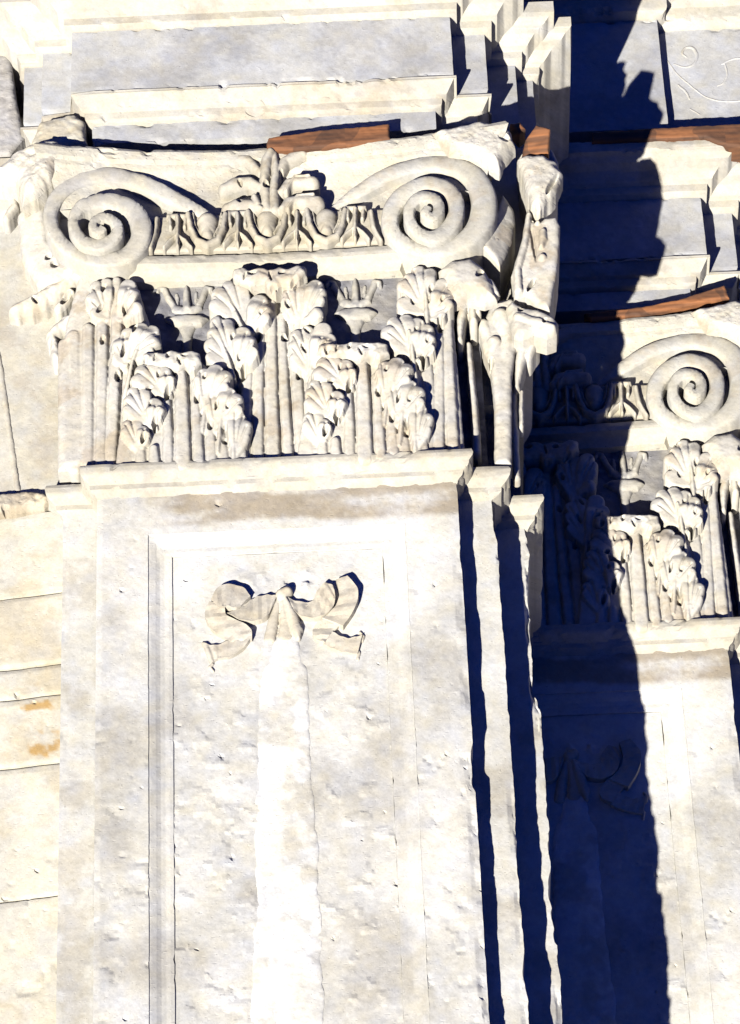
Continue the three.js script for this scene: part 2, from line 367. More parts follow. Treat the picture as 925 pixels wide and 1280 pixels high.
// a carved ribbon between two edges (photo pixels)
function ribbon(A, B, zA, zB, o = {}) {
  const f = (E, Z) => new THREE.CatmullRomCurve3(E.map(([px, py], i) => { const z = -0.0185 + ((Array.isArray(Z) ? Z[i] : Z) + 0.0185) * 0.55, [x, y] = P(px, py, z); return new THREE.Vector3(x, y, z); }));
  const a = f(A, zA), b = f(B, zB), n = 36, m = 9, pos = [], idx = [], back = o.back ?? -0.03;
  for (let i = 0; i <= n; i++) for (let j = -1; j <= m + 1; j++) {
    const p = a.getPoint(i / n), q = b.getPoint(i / n), w = clamp(j / m, 0, 1), v = p.clone().lerp(q, w);
    const st = 0.0016 * Math.sin(i / n * (o.k || 26)) + 0.003 * Math.sin(w * Math.PI) + 0.0022 * (Math.pow(Math.abs(w * 2 - 1), 6));
    pos.push(v.x, v.y, j < 0 || j > m ? back : v.z + st);
  }
  const M = m + 3; for (let i = 0; i < n; i++) for (let j = 0; j < M - 1; j++) { const s = i * M + j; idx.push(s, s + M, s + 1, s + M, s + M + 1, s + 1); }
  for (const i of [0, n]) for (let j = 1; j < M - 1; j++) idx.push(i * M, i * M + j, i * M + j + 1);
  const g = new THREE.BufferGeometry(); g.setAttribute('position', new THREE.Float32BufferAttribute(pos, 3)); g.setIndex(idx);
  return finish(g, o.color || weather(CREAM), 0.8);
}

// ================================================================== THE PLACE
const BAY = [0.656, 0.003, -0.735];                        // from the projecting bay to the recessed one
{
  const g = new THREE.Mesh(new THREE.PlaneGeometry(4000, 4000), new THREE.MeshStandardMaterial({ color: new THREE.Color().setRGB(0.16, 0.14, 0.11), roughness: 1 }));
  g.rotation.x = -Math.PI / 2; g.name = 'ground'; g.userData = { kind: 'structure', label: 'dry earth ground under the facade', category: 'ground' }; g.receiveShadow = true; scene.add(g);
}
{
  const g = mk('facade_wall', 'plain stone wall behind the pilasters', 'wall', [0.3, 0, -1.05], null, 'structure');
  part('wall_face', sheet(-2.6, 3.2, -3.2, 3.0, 0.05, (x, y) => -1.02 + 0.004 * fbm(x * 5, y * 5), { back: -LIFT + 0.01, color: weather(GREYW) }), stone, g);
}

const Z1 = -0.072, Z2 = -0.19, ZB = -0.66;
// ---- plan of a bay: shaft front z = 0 with stepped returns
const xL = X(121, 640, 0), xR = X(574, 640, 0), s1L = X(79, 640, Z1), s1R = X(620, 640, Z1), s2R = X(659, 640, Z2);

const PLAN = [[s1L, -0.5], [s1L, Z1], [xL, Z1], [xL, 0], [xR, 0], [xR, Z1], [s1R, Z1], [s1R, Z2], [s2R, Z2], [s2R, ZB]];
const TOPY = Y(350, 569, 0.034);                            // top arris of the neck moulding

const cream = weather(CREAM, BROWN, 0.28, 8, 0.55), pale = weather(PALE, [0.36, 0.33, 0.28], 0.5, 6, 0.52), greyw = weather(GREYW, [0.30, 0.29, 0.30], 0.5, 7, 0.5);
// shaft colour: pale limewash, a brown grimy band under the neck moulding, dull islands in the upper part of the panel
const yBand0 = Y(350, 604, 0), yBand1 = Y(350, 652, 0);
function shaftColor(x, y, z) {
  const n = fbm(x * 7, y * 7, 2, 5), g = vnoise(x * 140, y * 140, 4), big = fbm(x * 2.2, y * 2.2, 8, 3);
  let c = mix3(PALE, [0.40, 0.385, 0.355], 0.75 * sstep(0.47, 0.62, n * 0.6 + big * 0.4 + 0.05 * (g - 0.5)));
  const clean = sstep(0.40, 0.60, fbm(x * 3, y * 3, 31, 5) + 0.06 * (g - 0.5));
  c = mix3(c, CHALK, 0.8 * clean);
  const inBand = sstep(yBand1 - 0.012, yBand1 + 0.012, y + 0.02 * (n - 0.5)) * sstep(xL + 0.06, xL + 0.2, x + 0.16 * (fbm(x * 9, y * 20, 6, 3) - 0.5));
  c = mix3(c, BROWN, 0.78 * inBand * sstep(0.28, 0.62, fbm(x * 5, y * 16, 12, 4) + 0.12 * (g - 0.5)));
  return c;
}
const bumpy = (x, y, s, k) => (fbm(x * k, y * k, s, 4) - 0.5) * 2;
// sparse small pits
function pit(x, y) {
  let d = 0;
  for (let a = -1; a <= 1; a++) for (let b = -1; b <= 1; b++) {
    const i = Math.floor(x / 0.03) + a, j = Math.floor(y / 0.03) + b, h = hash(i, j, 91); if (h > 0.045) continue;
    const px = (i + hash(i, j, 92)) * 0.03, py = (j + hash(i, j, 93)) * 0.03, r = 0.004 + 0.005 * hash(i, j, 94) ** 3, q = ((x - px) ** 2 + ((y - py) * (0.6 + hash(i, j, 96))) ** 2) / r / r * (0.5 + 1.1 * vnoise(x * 240, y * 240, 5)); if (q < 1) d = Math.max(d, (1 - q) * (0.003 + 0.006 * hash(i, j, 95)));
  }
  return d;
}
// shallow spalls with crisp rims
function spall(x, y, s) { const a = fbm(x * 26, y * 26, s, 4), b = fbm(x * 4, y * 4, s + 20, 3); return sstep(0.60, 0.66, a * 0.75 + b * 0.3); }

function buildPilaster() {
  const g = mk('pilaster', 'large projecting pilaster shaft with sunken panel, carved bow and stepped edges', 'pilaster', [0, -1.9, 0]);
  const yB = -1.95, yT = Y(350, 600, 0);
  const fx0 = X(185, 670, 0), fx1 = X(506, 656, 0), fy = Y(350, 661, 0);
  // shaft face: two stiles and the top rail
  const face = (x, y) => 0.0009 * bumpy(x, y, 5, 9) - 0.0035 * spall(x, y, 6) * sstep(-0.35, -0.9, y) - 0.001 * vnoise(x * 160, y * 160, 2) - pit(x, y);
  const rag = y => 0.010 * sstep(0.52, 0.8, fbm(1.3, y * 7, 71, 5)) + 0.0025 * fbm(2.2, y * 45, 72, 4);
  const chipR = (x, y) => { const d = xR - x; return d < 0.03 ? 0.010 * sstep(0.03, 0, d) * sstep(0.48, 0.72, fbm(x * 30, y * 9, 77, 5)) * sstep(-0.1, -0.5, y) : 0; };
  const stiles = [
    sheet(xL, fx0, yB, yT, 0.005, (x, y) => face(x, y) - 0.006 * sstep(xL + 0.01, xL, x) * fbm(x * 9, y * 20, 3), { back: -0.12, color: shaftColor }),
    sheet(fx0, fx1, fy, yT, 0.005, face, { back: -0.06, color: shaftColor }),
    sheet(fx1, xR, yB, yT, 0.005, (x, y) => face(x, y) - chipR(x, y), { back: -0.12, color: shaftColor, xf: (x, y) => x - rag(y) * sstep(xR - 0.03, xR, x) }),
  ];
  part('shaft_face', mergeGeometries(stiles), stone, g);
  // panel frame, swept up one side, across and down the other
  const fp = [[0, 0.0], [0.0005, -0.0032], [0.006, -0.0038], [0.014, -0.007], [0.024, -0.013], [0.034, -0.0155], [0.044, -0.0145], [0.050, -0.0155], [0.053, -0.0155], [0.0535, -0.019]];
  part('panel_frame', sweep([[fx0, yB], [fx0, fy], [fx1, fy], [fx1, yB]], fp, faceMap, { side: -1, step: 0.012, pstep: 0.004, chip: 0.003, rough: 0.0006, color: shaftColor, cap: false }), stone, g);
  const off = 0.0535;
  const mound = (x, y) => 0.004 * sstep(0.5, 0.75, fbm(x * 40, y * 40, 61, 3)) * Math.exp(-(((x - X(365, 720, 0)) / 0.11) ** 2) - ((y - Y(365, 722, 0)) / 0.03) ** 2) * 2.5;
  part('panel_field', sheet(fx0 + off, fx1 - off, yB, fy - off, 0.004, (x, y) => -0.0195 + 0.0009 * bumpy(x, y, 9, 8) + 0.003 * spall(x, y, 16) * sstep(-0.3, -0.7, y) + mound(x, y) - 0.0008 * vnoise(x * 150, y * 150, 2) - pit(x, y), { back: -0.06, color: shaftColor }), stone, g);
  // scar where a carved pendant has come away
  const scarP = [[360, 783, 6], [357, 806, 15], [356, 850, 26], [356, 900, 30], [357, 1000, 33], [358, 1120, 36], [359, 1300, 40], [360, 1420, 42]];
  const scarR = []; for (let i = 0; i + 1 < scarP.length; i++) { const a = scarP[i], b = scarP[i + 1], n = Math.ceil((b[1] - a[1]) / 7); for (let k = 0; k < n; k++) { const t = k / n, y = lerp(a[1], b[1], t); scarR.push([lerp(a[0], b[0], t) + 9 * (fbm(1.7, y * 0.03, 5, 4) - 0.5), y, lerp(a[2], b[2], t) + 9 * (fbm(8.1, y * 0.045, 6, 4) - 0.5)]); } }
  part('pendant_scar', relief([C(scarR, -0.0165, 0.006)], { back: -0.03, rough: 0.0011, wob: 0.002, cell: 0.0032, seed: 8, color: (x, y, z) => mix3([0.70, 0.70, 0.685], CREAM, 0.5 * sstep(0.56, 0.72, fbm(x * 20, y * 20, 5, 4))) }), stone, g, 'rough white plaster strip below the bow');
  // bow
  const bowC = weather([0.52, 0.48, 0.40], [0.40, 0.33, 0.24], 0.3, 20, 0.5), bow = new THREE.Group(); bow.name = 'ribbon_bow'; g.add(bow);
  const rb = (n, A, B, za, zb, k) => part(n, ribbon(A, B, za, zb, { color: bowC, k }), stone, bow);
  rb('ribbon_band', [[346, 745], [335, 744], [320, 747], [310, 753], [300, 760]], [[340, 760], [334, 770], [320, 776], [302, 775], [284, 766]], [0.004, 0, -0.004, -0.006, -0.006], [0.004, 0.008, 0.010, 0.008, 0.004], 30);
  rb('ribbon_loop', [[264, 749], [274, 733], [290, 731], [304, 735], [313, 745]], [[274, 760], [281, 758], [287, 758], [294, 760], [301, 757]], 0.012, [0.018, 0.020, 0.020, 0.018, 0.014], 18);
  rb('ribbon_fold', [[262, 752], [256, 767], [265, 787], [282, 799], [297, 806]], [[281, 757], [283, 769], [300, 777], [314, 787], [315, 798]], [0.01, 0.004, -0.002, -0.006, -0.008], [0.012, 0.01, 0.012, 0.012, 0.006], 24);
  rb('ribbon_tail', [[315, 796], [292, 799], [268, 807], [252, 803]], [[304, 811], [288, 821], [272, 824], [263, 831]], [0.004, -0.004, -0.008, -0.010], [-0.002, -0.006, -0.010, -0.012], 30);
  rb('ribbon_band', [[357, 746], [372, 752], [390, 752], [396, 740], [406, 729], [416, 732]], [[364, 760], [379, 771], [399, 771], [414, 762], [419, 750], [418, 738]], [0.004, -0.002, -0.004, 0.002, 0.008, 0.010], [0.006, 0.008, 0.010, 0.010, 0.012, 0.014], 34);
  rb('ribbon_fold', [[420, 725], [424, 745], [416, 762], [403, 773]], [[434, 720], [447, 736], [445, 757], [429, 783]], [0.010, 0.004, 0.004, 0.006], [0.016, 0.018, 0.014, 0.010], 20);
  rb('ribbon_fold', [[403, 772], [392, 785], [392, 796], [404, 803]], [[427, 780], [419, 788], [411, 796], [406, 803]], [0, 0, 0.004, 0.004], [-0.008, -0.004, 0.004, 0.006], 14);
  rb('ribbon_tail', [[415, 790], [434, 798], [453, 794]], [[404, 806], [424, 814], [447, 818]], [0.002, -0.004, -0.008], [-0.002, -0.006, -0.010], 20);
  part('bow_knot', relief([C([[352, 742, 8], [359, 738, 7]], -0.002, 0.018), C([[349, 748, 4], [343, 770, 6], [337, 798, 8]], -0.012, 0.010, -0.016), C([[357, 748, 3], [365, 768, 7], [371, 786, 8], [373, 797, 3]], -0.004, 0.012, -0.010), C([[353, 750, 3], [356, 775, 6], [357, 795, 9]], -0.008, 0.008, -0.014)], { back: -0.03, color: bowC, seed: 12 }), stone, bow);
  for (const pts of [[[254, 804, 2.5], [256, 809, 2.5], [262, 810, 2]], [[266, 830, 2], [262, 834, 2.5], [266, 839, 2]], [[450, 790, 2], [454, 795, 2.5], [452, 801, 2]], [[444, 809, 2], [449, 816, 2.5], [447, 824, 2]]]) part('ribbon_curl', relief([C(pts, -0.017, 0.005)], { back: -0.03, color: bowC }), stone, bow);
  // stepped strips
  const strip = (n, a, b, z, back, ragAmp, sd, label) => part(n, sheet(a, b, yB, yT - 0.02, 0.0042, (x, y) => z + 0.001 * bumpy(x, y, sd, 20) - ragAmp * 1.6 * sstep(0.022, 0.0, Math.min(b - x, x - a)) * sstep(0.46, 0.75, fbm(x * 34, y * 11, sd + 3, 5)), {
    back, color: weather(PALE, [0.38, 0.35, 0.30], 0.5, 12, 0.5), crease: 0.9,
    xf: (x, y) => x - ragAmp * (sstep(0.48, 0.8, fbm(sd, y * 6, 5, 5)) + 0.75 * fbm(sd, y * 38, 6, 5)) * sstep(b - 0.03, b, x)
  }), stone, g, label);
  strip('edge_strip', s1L, xL + 0.015, Z1, -0.5, 0.003, 31);
  strip('edge_strip', xR - 0.035, s1R, Z1, -0.3, 0.007, 32);
  strip('edge_strip', s1R - 0.04, s2R, Z2, ZB, 0.011, 33, 'outermost strip with a broken ragged edge');
  // neck moulding
  const nm = [[-0.03, TOPY + 0.002], [0.026, TOPY], [0.036, TOPY - 0.006], [0.039, TOPY - 0.018], [0.036, TOPY - 0.032], [0.026, TOPY - 0.044], [0.016, TOPY - 0.050], [0.015, TOPY - 0.062], [0.004, TOPY - 0.070], [-0.001, TOPY - 0.078], [-0.03, TOPY - 0.080]];
  part('neck_moulding', sweep(PLAN, nm, planMap, { side: 1, chip: 0.010, rough: 0.0016, color: cream, seed: 4 }), stone, g);
  return g;
}

// ---- Corinthian capital
function buildCapital() {
  const g = mk('capital', 'Corinthian capital with twin volutes and full acanthus leaves on the projecting pilaster', 'capital', [0, TOPY, 0]);
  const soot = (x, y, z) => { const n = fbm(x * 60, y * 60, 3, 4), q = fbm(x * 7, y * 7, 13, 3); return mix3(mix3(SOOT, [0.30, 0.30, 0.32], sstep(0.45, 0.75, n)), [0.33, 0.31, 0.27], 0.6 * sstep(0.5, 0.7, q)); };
  const leafC = weather([0.535, 0.51, 0.455], [0.42, 0.34, 0.24], 0.55, 14, 0.54);
  const topB = Y(330, 345, 0.0);
  // bell
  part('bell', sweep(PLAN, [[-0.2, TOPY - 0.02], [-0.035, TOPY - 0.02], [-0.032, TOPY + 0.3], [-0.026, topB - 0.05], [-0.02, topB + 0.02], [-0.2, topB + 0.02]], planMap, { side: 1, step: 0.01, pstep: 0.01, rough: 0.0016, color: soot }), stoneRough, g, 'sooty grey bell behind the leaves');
  // bell lip, a hollow moulding
  const lipY = (py, z) => Y(330, py, z), lx0 = X(160, 330, 0.03), lx1 = X(502, 322, 0.03);
  part('bell_lip', sweep([[lx0, -0.03], [lx0 + 0.01, 0.0], [(lx0 + lx1) / 2, -0.012], [lx1 - 0.01, 0.0], [lx1, -0.03]], [[-0.08, lipY(345, 0.01)], [0.006, lipY(344, 0.01)], [0.012, lipY(338, 0.012)], [0.022, lipY(331, 0.022)], [0.036, lipY(325, 0.036)], [0.040, lipY(323, 0.04)], [0.041, lipY(317, 0.041)], [0.036, lipY(313.5, 0.036)], [-0.08, lipY(313, 0.03)]], planMap, { side: 1, color: cream, chip: 0.005 }), stone, g);
  // abacus
  const aY = (py, z) => Y(350, py, z);
  const ax0 = X(70, 200, 0.05), ax1 = X(606, 180, 0.05), am = (ax0 + ax1) / 2, arc = []; for (let i = 0; i <= 24; i++) { const t = i / 12 - 1; arc.push([am + (ax1 - ax0) / 2 * t, 0.005 + 0.048 * Math.pow(Math.abs(t), 2.2)]); }
  part('abacus', sweep([[ax0 + 0.01, -0.1], ...arc, [ax1 - 0.03, -0.1]], [[-0.08, aY(268, 0.0)], [-0.004, aY(266, 0)], [0.004, aY(240, 0)], [0.016, aY(219, 0.016)], [0.026, aY(209, 0.026)], [0.027, aY(204, 0.03)], [0.040, aY(199, 0.04)], [0.045, aY(189, 0.045)], [0.038, aY(184, 0.045)], [-0.08, aY(183, 0.04)]], planMap, { side: 1, chip: 0.012, rough: 0.0034, color: weather([0.50, 0.475, 0.41], BROWN, 0.25, 10, 0.55), seed: 17 }), stoneRough, g);
  // volutes
  const LV = [[262, 269, 5, .035], [246, 262, 8, .04], [217, 247, 11, .045], [177, 228, 12, .05], [132, 218, 11.5, .052], [96, 225, 11.5, .052], [73, 243, 10.5, .054], [63, 266, 9.5, .056], [68, 290, 9.5, .058], [84, 309, 10, .06], [108, 321, 10, .06], [135, 324, 11, .062], [159, 317, 12, .064], [174, 300, 13, .067], [176, 279, 13.5, .07], [164, 261, 13, .073], [144, 252, 11.5, .075], [120, 251, 10, .076], [101, 258, 8, .077], [92, 273, 6.5, .077], [95, 290, 7.5, .078], [108, 303, 9, .08], [127, 305, 9.5, .083], [142, 297, 8, .086], [147, 284, 7, .089], [139, 274, 6.5, .092], [127, 271, 6, .094], [118, 276, 5.5, .096], [117, 285, 5.5, .098], [124, 289, 5.5, .1], [129, 284, 5, .102]];
  const dig = (t, w) => t > 0.45 && t < 0.97 ? 0.004 * sstep(0.9, 1, Math.sin(t * 230)) * sstep(0.4, 1, Math.abs(w)) : 0;
  const vl = part('volute', coil(LV, { back: -0.03, seed: 2, dig, color: weather([0.47, 0.45, 0.40], [0.35, 0.34, 0.34], 0.5, 12, 0.5) }), stone, g);
  part('volute_bed', relief([G([[262, 274], [200, 232], [130, 212], [80, 224], [60, 262], [70, 300], [110, 326], [160, 320], [186, 296], [190, 276]], 0.012, 0.008, 10)], { back: -0.05, color: cream, cell: 0.004 }), stone, vl);
  const RV = [[414, 262, 3, .03], [428, 252, 6, .036], [446, 240, 9, .042], [481, 219, 11, .05], [523, 206, 12, .052], [560, 205, 14, .054], [588, 216, 16, .056], [603, 238, 17, .058], [604, 266, 17, .06], [590, 292, 14, .062], [562, 309, 10.5, .062], [530, 312, 9.5, .062], [502, 301, 10, .064], [488, 281, 10.5, .066], [491, 258, 11.5, .069], [509, 239, 12, .072], [537, 229, 11.5, .075], [562, 238, 11, .077], [571, 260, 9.5, .079], [560, 285, 10, .081], [540, 296, 8.5, .083], [521, 288, 7, .085], [512, 272, 6.5, .086], [514, 256, 7.5, .088], [526, 246, 8.5, .09], [542, 247, 7.5, .093], [549, 260, 6.5, .096], [541, 271, 6, .099], [531, 266, 5.5, .101], [535, 258, 4.5, .103]];
  const vr = part('volute', coil(RV, { back: -0.05, seed: 5, color: weather([0.49, 0.475, 0.43], [0.40, 0.33, 0.24], 0.45, 14, 0.55) }), stone, g);
  part('volute_bed', relief([G([[412, 266], [470, 226], [540, 204], [600, 214], [614, 262], [590, 304], [530, 318], [490, 300], [480, 280]], 0.012, 0.008, 10)], { back: -0.08, color: cream, cell: 0.004 }), stone, vr);
  // egg and dart
  const ez = 0.052, edc = weather([0.46, 0.425, 0.35], [0.30, 0.26, 0.2], 0.5, 30, 0.5);
  const bed = part('egg_and_dart', relief([G([[182, 272], [330, 267], [482, 261], [482, 304], [330, 311], [186, 316]], ez - 0.022, 0.006, 3)], { back: -0.04, color: edc, cell: 0.004 }), stone, g);
  for (const [ex, ey] of [[259, 284], [334, 281], [408, 279]]) {
    part('egg', relief([C([[ex, ey - 9, 14], [ex, ey + 3, 12.5], [ex, ey + 9, 9]], ez - 0.006, 0.026)], { back: -0.02, color: edc, seed: ex }), stone, bed);
    part('egg_shell', relief([C([[ex - 24, ey - 17, 4], [ex - 21, ey, 4], [ex - 13, ey + 15, 4.5], [ex, ey + 21, 5], [ex + 13, ey + 15, 4.5], [ex + 20, ey, 4], [ex + 23, ey - 17, 4]], ez, 0.012), C([[ex - 18, ey - 17, 2.2], [ex - 15, ey, 2.2], [ex - 8, ey + 11, 2.4]], ez - 0.012, 0.01), C([[ex + 18, ey - 17, 2.2], [ex + 15, ey, 2.2], [ex + 8, ey + 11, 2.4]], ez - 0.012, 0.01)], { back: -0.02, color: edc, seed: ex + 2, cell: 0.002 }), stone, bed);
  }
  for (const [dx, dy] of [[222, 287], [297, 283], [371, 281], [444, 277]]) part('dart', relief([C([[dx, dy - 16, 3.5], [dx, dy + 4, 3], [dx, dy + 20, 2]], ez, 0.014), C([[dx - 10, dy - 16, 2.6], [dx - 9, dy - 4, 2.4]], ez - 0.004, 0.008), C([[dx + 10, dy - 16, 2.6], [dx + 9, dy - 4, 2.4]], ez - 0.004, 0.008), C([[dx - 2, dy + 8, 2.6], [dx - 9, dy + 13, 3.2], [dx - 17, dy + 22, 2.4]], ez - 0.004, 0.012), C([[dx + 2, dy + 8, 2.6], [dx + 9, dy + 13, 3.2], [dx + 17, dy + 22, 2.4]], ez - 0.004, 0.012), G([[dx - 14, dy - 20], [dx + 14, dy - 20], [dx + 14, dy - 15], [dx - 14, dy - 15]], ez - 0.004, 0.006, 3)], { back: -0.02, color: edc, seed: dx, cell: 0.002 }), stone, bed);
  part('dart', relief([C([[196, 273, 3.5], [194, 292, 3.5], [188, 310, 3]], ez - 0.002, 0.012), C([[190, 276, 3], [188, 296, 3]], ez - 0.010, 0.01)], { back: -0.02, color: edc }), stone, bed);
  part('dart', relief([C([[464, 264, 3.5], [467, 284, 3.5], [476, 300, 3]], ez - 0.002, 0.012)], { back: -0.02, color: edc }), stone, bed);
  // palmette over the egg moulding
  const pz = 0.055, pc = weather([0.46, 0.43, 0.365], [0.3, 0.25, 0.18], 0.5, 30, 0.5);
  part('palmette', relief([
    G([[322, 196], [350, 190], [352, 264], [322, 266]], pz - 0.02, 0.01, 6),
    C([[334, 262, 8], [330, 225, 7], [334, 198, 8], [338, 190, 7]], pz - 0.004, 0.022, pz + 0.004), C([[344, 262, 8], [343, 235, 6], [345, 210, 6], [343, 192, 5]], pz, 0.02, pz - 0.006),
    C([[326, 262, 6], [312, 256, 9], [297, 256, 11], [285, 260, 9]], pz - 0.004, 0.024, pz - 0.014), C([[318, 246, 5], [322, 256, 6]], pz, 0.018), C([[328, 236, 6], [313, 227, 8], [295, 229, 11], [281, 235, 9]], pz - 0.006, 0.022, pz - 0.018), C([[326, 216, 5], [310, 200, 9], [292, 197, 10], [278, 200, 9]], pz - 0.01, 0.02, pz - 0.022),
    C([[353, 262, 6], [362, 253, 10], [382, 251, 12], [397, 252, 10]], pz + 0.004, 0.026, pz + 0.004), C([[352, 240, 6], [362, 229, 9], [378, 227, 11], [390, 227, 10]], pz - 0.002, 0.024, pz - 0.002), C([[349, 216, 5], [356, 202, 8], [366, 197, 10], [378, 193, 9]], pz - 0.008, 0.022, pz - 0.012),
    C([[360, 262, 3], [372, 246, 3], [392, 244, 3]], pz + 0.008, 0.02), C([[358, 240, 3], [368, 222, 3], [386, 221, 3]], pz + 0.002, 0.02),
    HOLE(333, 232, 4, 5, 0, pz, 0.03), HOLE(353, 218, 3, 8, 0.2, pz, 0.03), HOLE(299, 249, 3, 5, 0.4, pz, 0.012), HOLE(300, 226, 3, 5, 0.4, pz, 0.012)], { back: -0.01, color: pc, seed: 23, cell: 0.002 }), stone, g);
  // calyx sprigs on the bell
  const sprig = (dx, dy) => part('calyx_sprig', relief(shift([
    G([[228, 388], [229, 364], [233, 349], [237, 364], [239, 388]], 0.006, 0.018, 5), C([[217, 382, 4.5], [210, 371, 4.5], [206, 362, 4.5], [199, 360, 3.5], [197, 365, 2.5]], 0.002, 0.016), C([[249, 380, 4.5], [254, 369, 4.5], [258, 360, 4.8], [264, 361, 3.5], [265, 366, 2.5]], 0.004, 0.018), C([[224, 386, 3.5], [221, 369, 3]], -0.003, 0.012), C([[243, 385, 3.5], [245, 367, 3]], -0.003, 0.012),
    G([[211, 374], [220, 381], [233, 384], [247, 380], [256, 371], [253, 386], [241, 392], [226, 393], [214, 388]], 0.002, 0.016, 6), G([[206, 399], [217, 394], [234, 392], [251, 393], [261, 398], [252, 406], [234, 409], [217, 406]], 0.004, 0.022, 8), G([[221, 405], [247, 404], [240, 420], [239, 446], [228, 446], [228, 420]], -0.002, 0.018, 6), HOLE(226, 374, 1.6, 9, -0.2, -0.02, 0.01), HOLE(241, 374, 1.8, 9, 0.2, -0.02, 0.012), HOLE(217, 392, 3, 2, 0, -0.02, 0.006)].map(p => p.t === 'h' ? p : { ...p, z: p.z * 0.8 - 0.021, z2: p.z2 * 0.8 - 0.021, A: p.A * 0.6 }), dx, dy), { back: -0.06, seed: 30 + dx, color: weather([0.40, 0.385, 0.35], SOOT, 0.6, 30, 0.5), cell: 0.002 }), stone, g);
  sprig(0, 0); sprig(211, -8);

  // acanthus leaves -----------------------------------------------------------
  const leaf = (n, prims, o = {}) => part(n, relief(prims, { back: -0.06, color: leafC, ...o }), stone, g, o.label);
  const rib = (a, z, A = 0.012, z2 = z) => ({ ...C(a.map(([x, y, r]) => [x, y, r > 4 ? r * 1.03 : r]), z, A * 0.8, z2 - (A > 0.011 ? 0.002 : 0)), e: 5, v: 0.003 });
  // centre tall leaf
  const z0 = 0.004;
  leaf('acanthus_leaf', [
    G([[300, 352], [380, 350], [398, 380], [408, 440], [398, 500], [402, 578], [306, 580], [306, 500], [268, 440], [282, 380]], z0 - 0.012, 0.012, 10),
    rib([[312, 420, 8], [308, 500, 8], [306, 580, 8]], z0, 0.018), rib([[327, 404, 7], [323, 480, 7.5], [322, 580, 8.5]], z0 + 0.002, 0.02), rib([[340, 362, 6], [339, 450, 8], [341, 580, 10]], z0 + 0.008, 0.018, z0 + 0.004), rib([[352, 396, 6], [355, 480, 7], [361, 580, 7.5]], z0 + 0.002, 0.02), rib([[366, 430, 8], [373, 500, 8], [377, 580, 8]], z0, 0.018), rib([[386, 470, 7], [391, 530, 8], [394, 580, 9]], z0 - 0.004, 0.016),
    ...leaflet([306, 408], [[274, 365, 10], [287, 356, 10], [300, 357, 11], [270, 381, 9]], 0.016, 0.024), ...leaflet([312, 416], [[324, 374, 11], [331, 386, 9], [328, 396, 10]], 0.02, 0.024),
    rib([[281, 368, 2.5], [293, 388, 3], [304, 412, 3.5], [311, 430, 3]], 0.04, 0.010, 0.024),
    ...leaflet([291, 462], [[271, 399, 9], [284, 402, 9], [268, 414, 9], [264, 430, 9], [265, 444, 8]], 0.018, 0.03), ...leaflet([300, 462], [[303, 414, 11], [311, 424, 9], [313, 440, 10]], 0.024, 0.028), rib([[275, 424, 2.5], [284, 446, 3], [292, 472, 3.5]], 0.046, 0.010, 0.03),
    ...leaflet([374, 412], [[364, 367, 11], [376, 357, 10], [358, 376, 7]], 0.018, 0.024), ...leaflet([380, 410], [[394, 354, 10], [399, 364, 9], [398, 374, 8]], 0.02, 0.030), C([[384, 400, 6], [395, 391, 10]], 0.03, 0.018, 0.048), rib([[386, 362, 2.5], [377, 384, 3], [372, 416, 3.5]], 0.038, 0.010, 0.02),
    ...leaflet([388, 470], [[371, 417, 9], [384, 412, 9], [368, 432, 8], [369, 446, 7]], 0.016, 0.022), ...leaflet([392, 462], [[403, 408, 11], [411, 420, 9], [405, 436, 10], [399, 444, 7]], 0.022, 0.034), rib([[396, 422, 2.5], [390, 446, 3], [386, 500, 3.5]], 0.044, 0.010, 0.014),
    ...leaflet([396, 556], [[388, 527, 8], [398, 522, 8], [406, 528, 7]], 0.012, 0.016),
    HOLE(323, 420, 3.5, 8, -0.2, 0.02, 0.05), HOLE(305, 466, 3.5, 8, -0.2, 0.02, 0.05), HOLE(355, 420, 3.5, 5, 0, 0.02, 0.03), HOLE(360, 384, 3, 5, 0.4, 0.03, 0.02), HOLE(373, 467, 3, 5, 0, 0.02, 0.03), HOLE(380, 441, 2, 6, 0.4, 0.02, 0.02), HOLE(384, 418, 2, 6, 0.5, 0.02, 0.02), HOLE(404, 547, 3, 6, 0, 0.02, 0.03), HOLE(291, 424, 2.5, 4, 0, 0.04, 0.015), HOLE(299, 446, 2.5, 4, 0, 0.04, 0.015), HOLE(326, 392, 2, 2, 0, 0.04, 0.01)], { seed: 51 });
  leaf('leaf_tip', [G([[290, 344], [292, 336], [304, 334], [312, 338], [324, 334], [336, 337], [348, 333], [360, 336], [371, 331], [383, 334], [384, 344], [374, 350], [366, 358], [352, 355], [344, 362], [336, 361], [330, 353], [314, 356], [300, 352]], 0.062, 0.016, 8), { ...C([[297, 342, 8]], 0.066, 0.01), e: 4 }, C([[318, 346, 8], [331, 345, 6]], 0.068, 0.010), C([[350, 345, 8], [364, 347, 6]], 0.068, 0.010), C([[377, 338, 6], [371, 346, 5]], 0.072, 0.012), HOLE(315, 340, 6, 3, -0.3, 0.07, 0.03), HOLE(352, 340, 4, 3, 0.2, 0.07, 0.025), HOLE(342, 357, 5, 2, 0.1, 0.07, 0.02), HOLE(338, 344, 1.6, 8, 0.2, 0.07, 0.012), HOLE(366, 352, 2, 5, -0.6, 0.07, 0.016), HOLE(306, 344, 1.6, 6, -0.3, 0.07, 0.01)], { back: 0.0, seed: 52, rough: 0.0035, wob: 0.003 });
